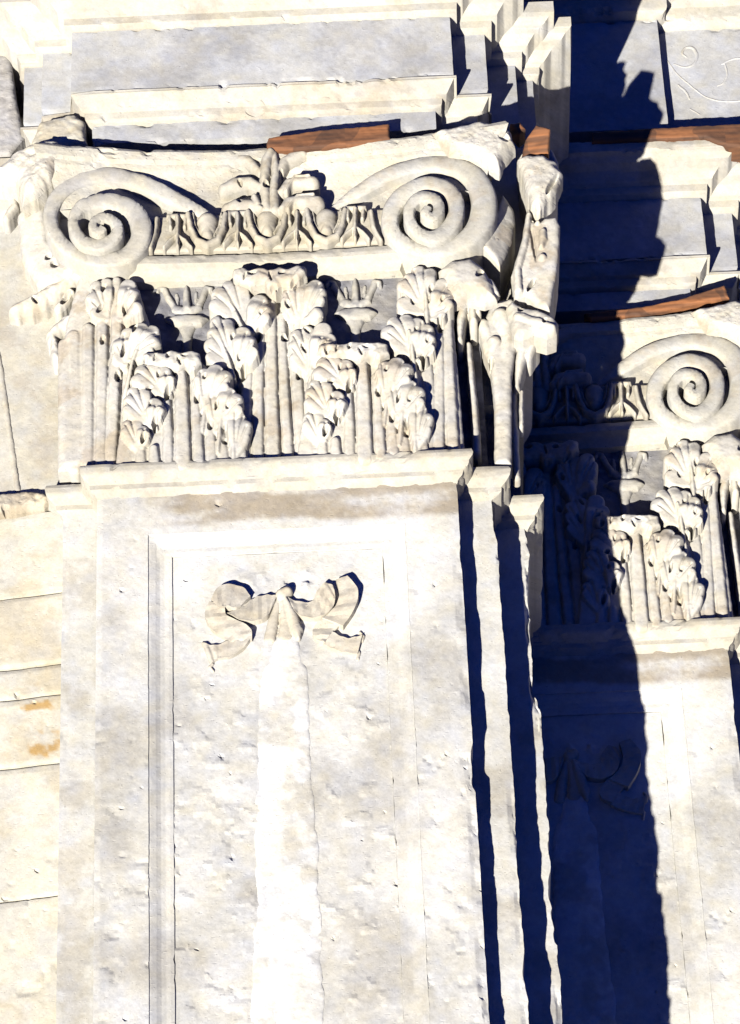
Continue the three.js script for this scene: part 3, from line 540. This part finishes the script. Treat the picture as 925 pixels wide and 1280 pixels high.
  // short leaves
  const shortLeaf = [
    G([[186, 452], [250, 450], [272, 470], [296, 500], [308, 540], [310, 578], [150, 582], [150, 540], [164, 490]], 0.018, 0.012, 10),
    rib([[192, 560, 6], [193, 580, 8]], 0.03, 0.014), rib([[208, 500, 6], [210, 540, 7], [210, 582, 8]], 0.03, 0.018), rib([[226, 462, 7], [227, 500, 9], [229, 582, 11]], 0.038, 0.018, 0.032), rib([[243, 480, 6], [246, 530, 7], [249, 582, 8]], 0.03, 0.018), rib([[258, 510, 5], [263, 545, 7], [265, 582, 8]], 0.028, 0.016), rib([[276, 540, 5], [280, 582, 9]], 0.024, 0.014), rib([[300, 545, 6], [302, 582, 9]], 0.02, 0.016), rib([[176, 556, 5], [176, 582, 8]], 0.026, 0.014), rib([[155, 545, 6], [156, 582, 12]], 0.02, 0.014),
    ...leaflet([204, 494], [[178, 462, 10], [190, 460, 9], [171, 474, 8]], 0.036, 0.020), ...leaflet([210, 492], [[204, 464, 10], [211, 472, 8], [212, 480, 6]], 0.04, 0.020),
    ...leaflet([186, 532], [[168, 488, 9], [180, 489, 8], [162, 500, 8], [160, 512, 7]], 0.032, 0.018), ...leaflet([192, 532], [[193, 503, 10], [199, 510, 8], [196, 518, 7]], 0.036, 0.022),
    ...leaflet([174, 566], [[160, 530, 8], [170, 528, 8], [158, 540, 7]], 0.024, 0.014), ...leaflet([178, 560], [[178, 536, 7], [182, 543, 6]], 0.028, 0.016),
    ...leaflet([256, 512], [[255, 466, 9], [248, 474, 6]], 0.036, 0.016), ...leaflet([262, 504], [[269, 461, 10], [281, 468, 9], [279, 482, 7]], 0.036, 0.022), rib([[267, 474, 2], [258, 500, 3], [253, 540, 3]], 0.054, 0.008, 0.032),
    ...leaflet([270, 540], [[266, 496, 8], [263, 508, 6]], 0.030, 0.014), ...leaflet([275, 532], [[284, 489, 10], [295, 497, 9], [296, 512, 8]], 0.034, 0.020), rib([[286, 500, 2], [276, 524, 3], [272, 566, 3]], 0.052, 0.008, 0.03),
    ...leaflet([294, 574], [[290, 527, 7], [299, 520, 8], [307, 531, 8], [306, 545, 6]], 0.026, 0.018), rib([[296, 532, 2], [292, 556, 3], [292, 578, 3]], 0.042, 0.008, 0.03),
    HOLE(210, 496, 3.5, 8, -0.3, 0.03, 0.04), HOLE(194, 533, 3.2, 7, -0.2, 0.03, 0.04), HOLE(180, 554, 3, 6, -0.2, 0.02, 0.03), HOLE(246, 498, 3.5, 6, 0, 0.04, 0.02), HOLE(263, 533, 3.5, 6, 0, 0.03, 0.02), HOLE(281, 551, 3, 4, 0, 0.03, 0.02), HOLE(271, 509, 2, 6, -0.2, 0.04, 0.02), HOLE(256, 472, 2.5, 4, 0, 0.05, 0.016), HOLE(285, 512, 2.5, 3, 0, 0.04, 0.014), HOLE(187, 489, 4, 2.5, 0.3, 0.04, 0.02), HOLE(188, 506, 2, 4, 0, 0.05, 0.012), HOLE(198, 470, 2, 4, 0, 0.05, 0.014)];
  const shortTip = [G([[178, 450], [179, 442], [190, 440], [206, 441], [214, 438], [228, 440], [240, 438], [250, 441], [252, 452], [242, 460], [232, 456], [222, 461], [208, 457], [196, 460], [184, 455]], 0.060, 0.016, 8), C([[184, 447, 6]], 0.066, 0.012), C([[204, 448, 7], [214, 449, 6]], 0.066, 0.008), C([[236, 448, 7]], 0.066, 0.010), HOLE(210, 444, 2.5, 4, 0, 0.066, 0.016), HOLE(182, 451, 3, 4, 0, 0.06, 0.02), HOLE(238, 455, 6, 2, 0.2, 0.066, 0.018), HOLE(224, 450, 2, 6, 0.3, 0.066, 0.012), HOLE(230, 444, 4, 1.6, -0.3, 0.066, 0.012), HOLE(194, 446, 1.6, 6, -0.2, 0.066, 0.009)];
  leaf('acanthus_leaf', shortLeaf, { seed: 61 }); leaf('leaf_tip', shortTip, { back: 0.01, seed: 62, rough: 0.0045 });
  leaf('acanthus_leaf', shift(shortLeaf, 227, -9), { seed: 71 }); leaf('leaf_tip', shift(shortTip.map(p => p.t === 'h' ? p : { ...p, pts: p.pts.map(q => [216 + (q[0] - 216) * 1.22, ...q.slice(1)]) }), 227, -11), { back: 0.01, seed: 72, rough: 0.0045 });
  // tall leaf at the outer corner of the front
  leaf('acanthus_leaf', [
    G([[512, 340], [556, 350], [566, 390], [582, 572], [480, 574], [500, 500], [494, 420]], -0.004, 0.012, 10),
    rib([[548, 400, 7], [550, 480, 7.5], [548, 572, 8]], 0.008, 0.02), rib([[560, 388, 6], [562, 480, 8], [567, 572, 9]], 0.006, 0.022), rib([[532, 440, 8], [537, 500, 9], [534, 572, 10]], 0.008, 0.018), rib([[516, 440, 7], [523, 500, 8], [520, 572, 10]], 0.01, 0.016),
    ...leaflet([530, 392], [[524, 337, 10], [537, 339, 9], [513, 346, 9], [505, 356, 9], [507, 378, 11]], 0.022, 0.026), ...leaflet([540, 398], [[553, 353, 10], [559, 366, 9], [558, 380, 9], [549, 390, 8]], 0.024, 0.028), rib([[529, 350, 2.5], [533, 376, 3], [534, 410, 4]], 0.05, 0.010, 0.03),
    ...leaflet([516, 446], [[493, 400, 9], [507, 398, 10], [485, 413, 9], [494, 427, 8]], 0.022, 0.026), ...leaflet([524, 446], [[521, 402, 10], [533, 409, 9], [537, 421, 8], [535, 435, 9], [528, 444, 7]], 0.024, 0.028), rib([[511, 414, 2.5], [516, 440, 3], [520, 480, 4]], 0.05, 0.010, 0.026),
    HOLE(550, 408, 3.5, 8, 0, 0.02, 0.05), HOLE(529, 455, 3.5, 8, 0, 0.02, 0.05), HOLE(539, 363, 2.5, 5, 0, 0.04, 0.02), HOLE(520, 414, 2, 3, 0, 0.04, 0.014), HOLE(516, 376, 2, 4, 0.3, 0.04, 0.02), HOLE(553, 378, 2, 3, 0, 0.04, 0.016), HOLE(534, 428, 2, 3, 0, 0.04, 0.016)], { seed: 81 });
  leaf('leaf_curl', [G([[546, 338], [562, 326], [590, 322], [606, 334], [618, 356], [622, 374], [606, 378], [584, 374], [566, 380], [556, 364]], 0.040, 0.040, 22), C([[612, 352, 5], [620, 366, 5]], 0.03, 0.014), HOLE(600, 342, 4, 7, -0.5, 0.05, 0.03), HOLE(586, 378, 14, 6, 0, 0.05, 0.03)], { back: 0.008, seed: 82, rough: 0.002 });
  leaf('leaf_curl', [C([[580, 380, 7], [576, 400, 6], [575, 424, 4]], -0.01, 0.02, -0.02), C([[590, 382, 6], [592, 400, 5]], -0.012, 0.02), C([[598, 380, 4], [598, 390, 4]], -0.012, 0.02)], { back: -0.1, seed: 83 });
  leaf('leaf_stalk', [C([[586, 432, 4.5], [590, 480, 5], [594, 520, 5.5], [596, 566, 6]], -0.066, 0.02, -0.066)], { back: -0.12, seed: 84 });
  // corner leaf of the stepped return
  leaf('corner_leaf', [
    G([[612, 384], [624, 376], [640, 373], [650, 384], [652, 420], [644, 440], [640, 470], [640, 582], [618, 580], [618, 500], [614, 462], [605, 438], [600, 416]], -0.05, 0.014, 8),
    C([[604, 404, 8], [612, 424, 7]], -0.044, 0.012, -0.05), C([[618, 426, 9], [613, 444, 5]], -0.036, 0.014, -0.05), C([[626, 392, 11], [634, 420, 11], [630, 470, 8], [628, 580, 8]], -0.034, 0.022, -0.07), HOLE(614, 458, 3, 7, 0, -0.06, 0.03)], { back: -0.1, seed: 91, rough: 0.0018 });
  leaf('leaf_curl', [G([[632, 382], [640, 374], [654, 384], [674, 388], [690, 396], [698, 406], [696, 418], [684, 422], [668, 418], [654, 422], [642, 420]], -0.004, 0.022, 10, 0.1, 0), C([[648, 396, 8], [676, 404, 8], [690, 410, 6]], 0.002, 0.02, 0.01), HOLE(651, 387, 4, 4, 0, 0.0, 0.02), HOLE(681, 401, 3, 4, 0, 0.01, 0.02)], { back: -0.07, seed: 191, rough: 0.003 });
  leaf('corner_leaf', [C([[656, 426, 8], [650, 452, 7], [646, 484, 4]], -0.05, 0.02, -0.08), C([[668, 424, 7], [660, 444, 5]], -0.045, 0.02, -0.06), C([[652, 490, 3], [652, 532, 3]], -0.09, 0.012), C([[642, 470, 5], [644, 560, 5], [646, 596, 5]], -0.10, 0.014)], { back: -0.13, seed: 92 });
  part('corner_core', sheet(s1R - 0.05, s2R + 0.05, TOPY + 0.27, Y(660, 166, -0.16), 0.02, (x, y) => -0.165, { back: -0.62, color: cream, xf: (x, y) => Math.min(x, s2R + 0.01 + 0.04 * sstep(TOPY + 0.45, TOPY + 0.55, y)) }), stone, g);
  // side of the corner volutes and horns of the stepped abacus
  part('volute_side', relief([G([[612, 284], [622, 262], [628, 238], [636, 246], [642, 252], [644, 269], [640, 295], [625, 334], [604, 318], [610, 300]], 0.0, 0.012, 8, -0.7, 0), C([[614, 300, 3], [618, 305, 3], [622, 300, 2]], 0.008, 0.008)], { back: -0.14, seed: 93, color: leafC }), stone, g);
  part('corner_scroll', relief([G([[659, 260], [665, 276], [673, 280], [680, 274], [695, 273], [700, 284], [698, 328], [687, 388], [673, 383], [657, 368], [648, 370], [639, 343], [643, 328], [654, 293]], -0.004, 0.014, 8, 0.1, 0), C([[661, 268, 4], [657, 300, 5], [647, 336, 5], [648, 362, 6]], 0.004, 0.014), C([[679, 290, 6], [679, 300, 7], [677, 309, 4]], 0.006, 0.024), C([[678, 322, 6.5]], 0.006, 0.022), C([[672, 279, 4]], 0.004, 0.016), HOLE(664, 356, 3, 9, -0.5, 0, 0.04), HOLE(667, 306, 2.5, 26, 0.06, 0, 0.012)], { back: -0.15, seed: 94, rough: 0.0018, color: leafC }), stone, g);
  part('horn_root', relief([G([[646, 184], [690, 186], [698, 204], [696, 232], [676, 254], [662, 250], [650, 224]], -0.03, 0.01, 6)], { back: -0.24, cell: 0.004, seed: 97, color: leafC }), stone, g);
  part('abacus_horn', relief([G([[646, 198], [657, 194], [680, 193], [696, 202], [703, 216], [696, 237], [675, 259], [665, 253], [656, 228]], 0.036, 0.03, 16), HOLE(690, 232, 3, 16, -0.5, 0.036, 0.02)], { back: -0.03, seed: 95, rough: 0.003, wob: 0.003, color: leafC }), stoneRough, g);
  part('abacus_horn', relief([G([[536, 168], [570, 160], [600, 153], [622, 158], [640, 166], [644, 182], [630, 198], [625, 211], [612, 208], [596, 198], [560, 192]], 0.072, 0.05, 14), HOLE(630, 176, 8, 5, -0.6, 0.08, 0.012)], { back: 0.03, seed: 96, rough: 0.004, wob: 0.003, color: leafC }), stoneRough, g);
  // worn corner on the other side
  leaf('acanthus_leaf', [
    G([[98, 346], [120, 338], [168, 346], [186, 400], [196, 440], [170, 480], [150, 582], [72, 588], [72, 470], [84, 400]], -0.006, 0.016, 12),
    rib([[146, 352, 7], [146, 420, 8], [142, 500, 8], [139, 582, 8]], 0.02, 0.02, 0.006), rib([[128, 360, 7], [128, 460, 8], [126, 582, 8]], 0.012, 0.018, 0.004), rib([[110, 410, 8], [110, 480, 8], [110, 580, 8]], 0.006, 0.016, 0), rib([[92, 420, 9], [94, 500, 8], [94, 584, 9]], -0.002, 0.016, -0.008), rib([[80, 430, 8], [82, 584, 8]], -0.014, 0.014, -0.016),
    ...leaflet([150, 400], [[160, 354, 10], [166, 364, 9], [158, 376, 8]], 0.02, 0.028), C([[160, 396, 6], [170, 384, 10]], 0.03, 0.02, 0.05), ...leaflet([164, 450], [[176, 408, 10], [189, 411, 10], [192, 426, 9], [184, 436, 8]], 0.024, 0.03), ...leaflet([156, 456], [[150, 428, 10], [160, 414, 9], [148, 444, 8]], 0.02, 0.022), ...leaflet([134, 400], [[122, 356, 10], [132, 352, 9], [116, 372, 9], [120, 388, 8]], 0.014, 0.022), rib([[176, 424, 2.5], [166, 450, 3], [156, 496, 4]], 0.05, 0.010, 0.02),
    HOLE(130, 362, 2.5, 6, -0.2, 0.03, 0.03), HOLE(125, 385, 2.5, 6, -0.5, 0.03, 0.03), HOLE(156, 386, 2.5, 7, 0.1, 0.04, 0.03), HOLE(169, 414, 2.5, 7, -0.2, 0.04, 0.03), HOLE(155, 440, 2.5, 8, -0.3, 0.03, 0.03), HOLE(147, 470, 3, 7, 0, 0.02, 0.03), HOLE(128, 424, 3, 6, 0, 0.02, 0.02), HOLE(182, 449, 3, 4, 0, 0.04, 0.02)], { seed: 101 });
  leaf('worn_leaf_fold', [C([[100, 342, 9], [84, 352, 11], [64, 366, 12], [40, 380, 12], [18, 388, 9]], -0.004, 0.034, -0.05), C([[88, 366, 6], [74, 384, 7]], -0.02, 0.02, -0.03), C([[98, 396, 10], [84, 402, 10], [64, 420, 8], [72, 452, 6]], -0.02, 0.026, -0.05), C([[110, 420, 5], [114, 444, 5]], 0.0, 0.02), HOLE(44, 376, 3, 5, 0.6, -0.03, 0.02), HOLE(82, 372, 4, 9, -0.6, -0.02, 0.03), HOLE(66, 392, 6, 3, 0.6, -0.03, 0.03), HOLE(62, 434, 2, 8, -0.6, -0.04, 0.02)], { back: -0.16, seed: 102, rough: 0.004, wob: 0.004 });
  part('volute_side', relief([G([[20, 262], [30, 250], [56, 240], [62, 300], [90, 330], [104, 340], [90, 352], [66, 356], [46, 352], [26, 318]], -0.012, 0.024, 12, 0.3, 0), HOLE(62, 327, 5, 4, 0.5, -0.02, 0.05), HOLE(70, 337, 6, 6, 0.5, -0.02, 0.02)], { back: -0.16, seed: 103, color: leafC }), stone, g);
  part('corner_scroll', relief([G([[0, 212], [8, 208], [22, 222], [26, 252], [16, 274], [-30, 282], [-40, 230]], -0.05, 0.03, 10), C([[4, 216, 6], [16, 236, 7], [18, 258, 6], [8, 272, 5]], -0.036, 0.02)], { back: -0.16, seed: 104, color: leafC }), stone, g);
  part('abacus_horn', relief([G([[-40, 214], [0, 206], [18, 192], [40, 185], [74, 186], [78, 206], [66, 232], [46, 246], [28, 252], [20, 226]], 0.046, 0.05, 16, 0.25, 0)], { back: -0.12, seed: 105, rough: 0.005, wob: 0.003, color: leafC }), stoneRough, g);
  return g;
}

// ---- entablature over a bay (profile read on the recessed bay, where all of it shows)
function buildEntablature() {
  const g = mk('entablature', 'moulded entablature block over the large volute capital, with stepped returns', 'entablature', [0, Y(830, 381, BAY[2]), 0]);
  const R = (rows, q) => rows.map(([py, p]) => [p, Y(830, py, BAY[2] + p + q) - BAY[1]]);
  const x3 = s2R + 0.045, e0 = s1L - 0.014, e1 = xL - 0.018, plan = [[e0 - 0.05, -0.5], [e0 - 0.05, -0.12], [e0, -0.12], [e0, Z1], [e1, Z1], [e1, 0], ...PLAN.slice(4, -1), [s2R, -0.25], [x3, -0.25], [x3, ZB]];
  const xq = X(827, 80, BAY[2] + 0.107) - BAY[0], plan2 = [[-1.1, -0.3], [-1.1, 0.107], [xq, 0.107], [xq, 0.06], [0.42, 0.06], [0.42, -0.3]];
  const o = (c, s) => ({ side: 1, color: c, seed: s, chip: 0.012, rough: 0.0012, pstep: 0.005 });
  const add = (n, rows, c, s, pl = plan) => { const r = R(rows, pl === plan2 ? 0.107 : 0); const b = [[-0.14, r[0][1]], ...r, [-0.14, r[r.length - 1][1]]]; part(n, sweep(pl, b, planMap, o(c, s)), stone, g); };
  const flat = weather([0.44, 0.445, 0.455], [0.30, 0.30, 0.315], 0.55, 7, 0.46), band = weather([0.47, 0.45, 0.40], [0.33, 0.28, 0.22], 0.5, 9, 0.56);
  add('fascia', [[384, 0], [362.2, 0.001]], flat, 1);
  add('lower_moulding', [[362, 0.002], [356, 0.015], [354, 0.017], [347, 0.019], [341, 0.032], [339, 0.034], [324, 0.050], [323.5, 0.056], [321, 0.056]], band, 2);
  add('flat_band', [[320.8, 0.049], [248.2, 0.049]], flat, 3);
  add('cornice_moulding', [[248, 0.050], [241, 0.065], [240, 0.067], [232, 0.068], [225, 0.083], [222, 0.086], [212, 0.100], [200, 0.126], [192, 0.138], [187, 0.150], [186, 0.152], [173.5, 0.152]], band, 4);
  add('frieze', [[160, 0], [24.2, 0]], flat, 5, plan2);
  add('upper_moulding', [[24, 0.002], [12, 0.025], [8, 0.028], [-4, 0.030], [-12, 0.05], [-30, 0.09], [-44, 0.10]], band, 6, plan2);
  return g;
}

const pilaster = buildPilaster(), capital = buildCapital(), entablature = buildEntablature();
// the recessed bay repeats the order
function again(src, name, label) {
  const c = src.clone(); c.name = numbered(name); c.userData = { ...src.userData, label }; c.position.add(toWorldDir(...BAY)); scene.add(c); originOf.set(c, originOf.get(src).map((v, i) => v + BAY[i])); return c;
}
again(pilaster, 'pilaster', 'recessed pilaster shaft half hidden in deep blue shadow');
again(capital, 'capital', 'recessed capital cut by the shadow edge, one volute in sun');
const farEnt = again(entablature, 'entablature', 'recessed entablature half in shadow below the scrolled frieze');
{
  const zq = BAY[2] + 0.062, q = (pts, A = 0.005) => { const c = new THREE.CatmullRomCurve3(pts.map(p => new THREE.Vector3(p[0], p[1], p[2] * 0.8))); return C(c.getPoints(pts.length * 5).map(v => [v.x, v.y, v.z]), zq - 0.0015, A * 0.7); };
  part('scroll_relief', relief([q([[834, 76, 1.6], [846, 92, 1.8], [862, 106, 1.8], [884, 122, 1.8], [910, 127, 1.8], [940, 124, 1.8]]), q([[842, 80, 2], [856, 84, 2.5], [868, 79, 3], [871, 68, 3.5], [866, 60, 3.5], [857, 60, 3], [853, 67, 2.5], [858, 71, 2]]), q([[940, 72, 2], [916, 74, 2.5], [903, 80, 2.5]]), q([[906, 80, 2], [909, 92, 2.5], [904, 104, 2.5], [897, 107, 1.5]]), q([[848, 106, 2], [858, 116, 3], [862, 124, 2]]), q([[862, 136, 1.4], [874, 143, 1.4]])], { back: zq - 0.02, cell: 0.002, rough: 0.0005, seed: 77, color: weather([0.45, 0.45, 0.45]) }), stone, farEnt, 'shallow carved vine scrolls');
}

// ---- plain masonry beside the big pilaster
{
  const g = mk('side_wall', 'plain cream wall of stacked stone blocks beside the large pilaster, rust stained', 'wall', [-1, -1.9, -0.1]);
  const x0 = -1.35, x1 = s1L + 0.006, zf = (x, y) => -0.104 + 0.020 * clamp((x - X(0, 800, -0.09)) / 0.14, -3, 1) + 0.0016 * bumpy(x, y, 41, 14) - 0.004 * spall(x, y, 46) * sstep(-0.8, -1.1, y);
  const lim = weather([0.56, 0.535, 0.46], [0.45, 0.38, 0.26], 0.5, 9, 0.52);
  const rust = (x, y, z) => {
    const [rx, ry] = P(52, 908, -0.06), n = fbm(x * 34, y * 34, 5, 4), m = Math.exp(-(((x - rx) / 0.05) ** 2) - ((y - ry) / 0.085) ** 2);
    const [bx, by] = P(38, 875, -0.06), m2 = Math.exp(-(((x - bx) / 0.06) ** 2) - ((y - by) / 0.016) ** 2);
    return mix3(lim(x, y, z), OCHRE, 0.85 * sstep(0.52, 0.64, n * 0.66 + 0.06 * (vnoise(x * 160, y * 90, 3) - 0.5) + 0.27 * Math.max(m, m2)));
  };
  const ys = [636, 741, 829, 868, 953, 1120, 1300, 1450].map(py => Y(40, py, -0.08));
  for (let i = 0; i + 1 < ys.length; i++) part('stone_block', sheet(x0, x1, ys[i + 1] + 0.0025, ys[i] - 0.0025, 0.006, (x, y) => zf(x, y) - 0.006 * sstep(0.012, 0, Math.min(ys[i] - y, y - ys[i + 1])) * fbm(x * 20, y * 30, i, 3) + (i % 2 ? 0.003 : 0) - pit(x, y), { back: -0.4, color: rust }), stone, g);
  part('wall_core', sheet(x0, x1 - 0.004, ys[ys.length - 1], ys[0], 0.05, () => -0.13, { back: -0.5, color: lim }), stone, g);
  part('stucco_patch', relief([G([[34, 192], [50, 152], [92, 142], [106, 150], [108, 180], [66, 190]], 0.022, 0.022, 16)], { back: -0.1, seed: 43, rough: 0.003, wob: 0.004, color: lim }), stone, g);
  part('broken_ledge', relief([G([[-40, 622], [4, 618], [30, 614], [58, 616], [64, 626], [54, 634], [20, 640], [-40, 640]], -0.075, 0.022, 8), HOLE(6, 630, 6, 3, -0.6, -0.05, 0.03), HOLE(44, 633, 8, 3, 0.2, -0.05, 0.03)], { back: -0.3, seed: 44, rough: 0.005, wob: 0.003, color: weather([0.45, 0.40, 0.31], BROWN, 0.5, 20, 0.5) }), stoneRough, g);
}
// wall surface above it, behind the worn corner of the capital
{
  const g = mk('side_pier', 'worn plain pier between the side wall and the capital corner', 'pier', [-1, TOPY, -0.1]);
  part('pier_face', sheet(-1.35, s1L + 0.03, Y(40, 632, -0.1), Y(40, 200, -0.1), 0.006, (x, y) => -0.088 + 0.002 * bumpy(x, y, 47, 10), { back: -0.5, color: weather([0.50, 0.48, 0.42], [0.38, 0.33, 0.26], 0.5, 8, 0.5) }), stone, g);
  part('rendered_wall', relief([G([[-80, -40], [8, -40], [12, 40], [18, 110], [30, 172], [12, 194], [-80, 200]], -0.095, 0.012, 8)], { back: -0.3, cell: 0.004, rough: 0.003, seed: 49, color: weather([0.40, 0.39, 0.39], [0.24, 0.23, 0.23], 0.6, 16, 0.48) }), stoneRough, g, 'grey mottled wall fragment');
  part('pier_rib', relief([C([[-8, 420, 5], [2, 470, 4], [12, 540, 4], [22, 612, 4]], -0.086, 0.006)], { back: -0.14, seed: 48 }), stone, g);
}

// ---- timber wedges left in the joints
function wedge(pts, z, label, o = {}) {
  const [cx, cy] = P(pts[0][0], pts[0][1], z), g = mk('wooden_wedge', label, 'wedge', [cx, cy, z - 0.03], 'timber wedges in the joints');
  part('timber', relief([G(pts, z, 0.008, 4, o.tx || 0, o.ty || 0)], { back: z - (o.d || 0.05), rough: 0.0016, wob: 0.002, seed: o.seed || 5, color: () => [1, 1, 1] }), wood, g);
}
wedge([[333, 178], [336, 172], [400, 163], [486, 155], [488, 174], [440, 181], [372, 187], [334, 187]], 0.062, 'long brown timber wedge lying above the palmette of the projecting capital', { seed: 3 });
wedge([[637, 155], [651, 153], [657, 161], [649, 168]], 0.02, 'tiny timber stub behind the broken abacus horn', { seed: 4 });
wedge([[657, 174], [670, 161], [688, 169], [685, 190], [664, 193], [649, 196]], 0.03, 'short square timber block on the outer broken horn', { seed: 6, tx: 0.4, ty: 0.3 });
wedge([[740, 166], [808, 161], [940, 154], [940, 186], [908, 182], [880, 172], [812, 175], [740, 178]], BAY[2] + 0.16, 'long weathered plank under the scrolled frieze', { seed: 7, d: 0.06 });
wedge([[730, 392], [800, 384], [850, 374], [906, 356], [912, 372], [880, 378], [806, 393], [740, 400]], BAY[2] + 0.06, 'split slanting timber wedge above the recessed capital', { seed: 8 });

renderer.render(scene, camera);
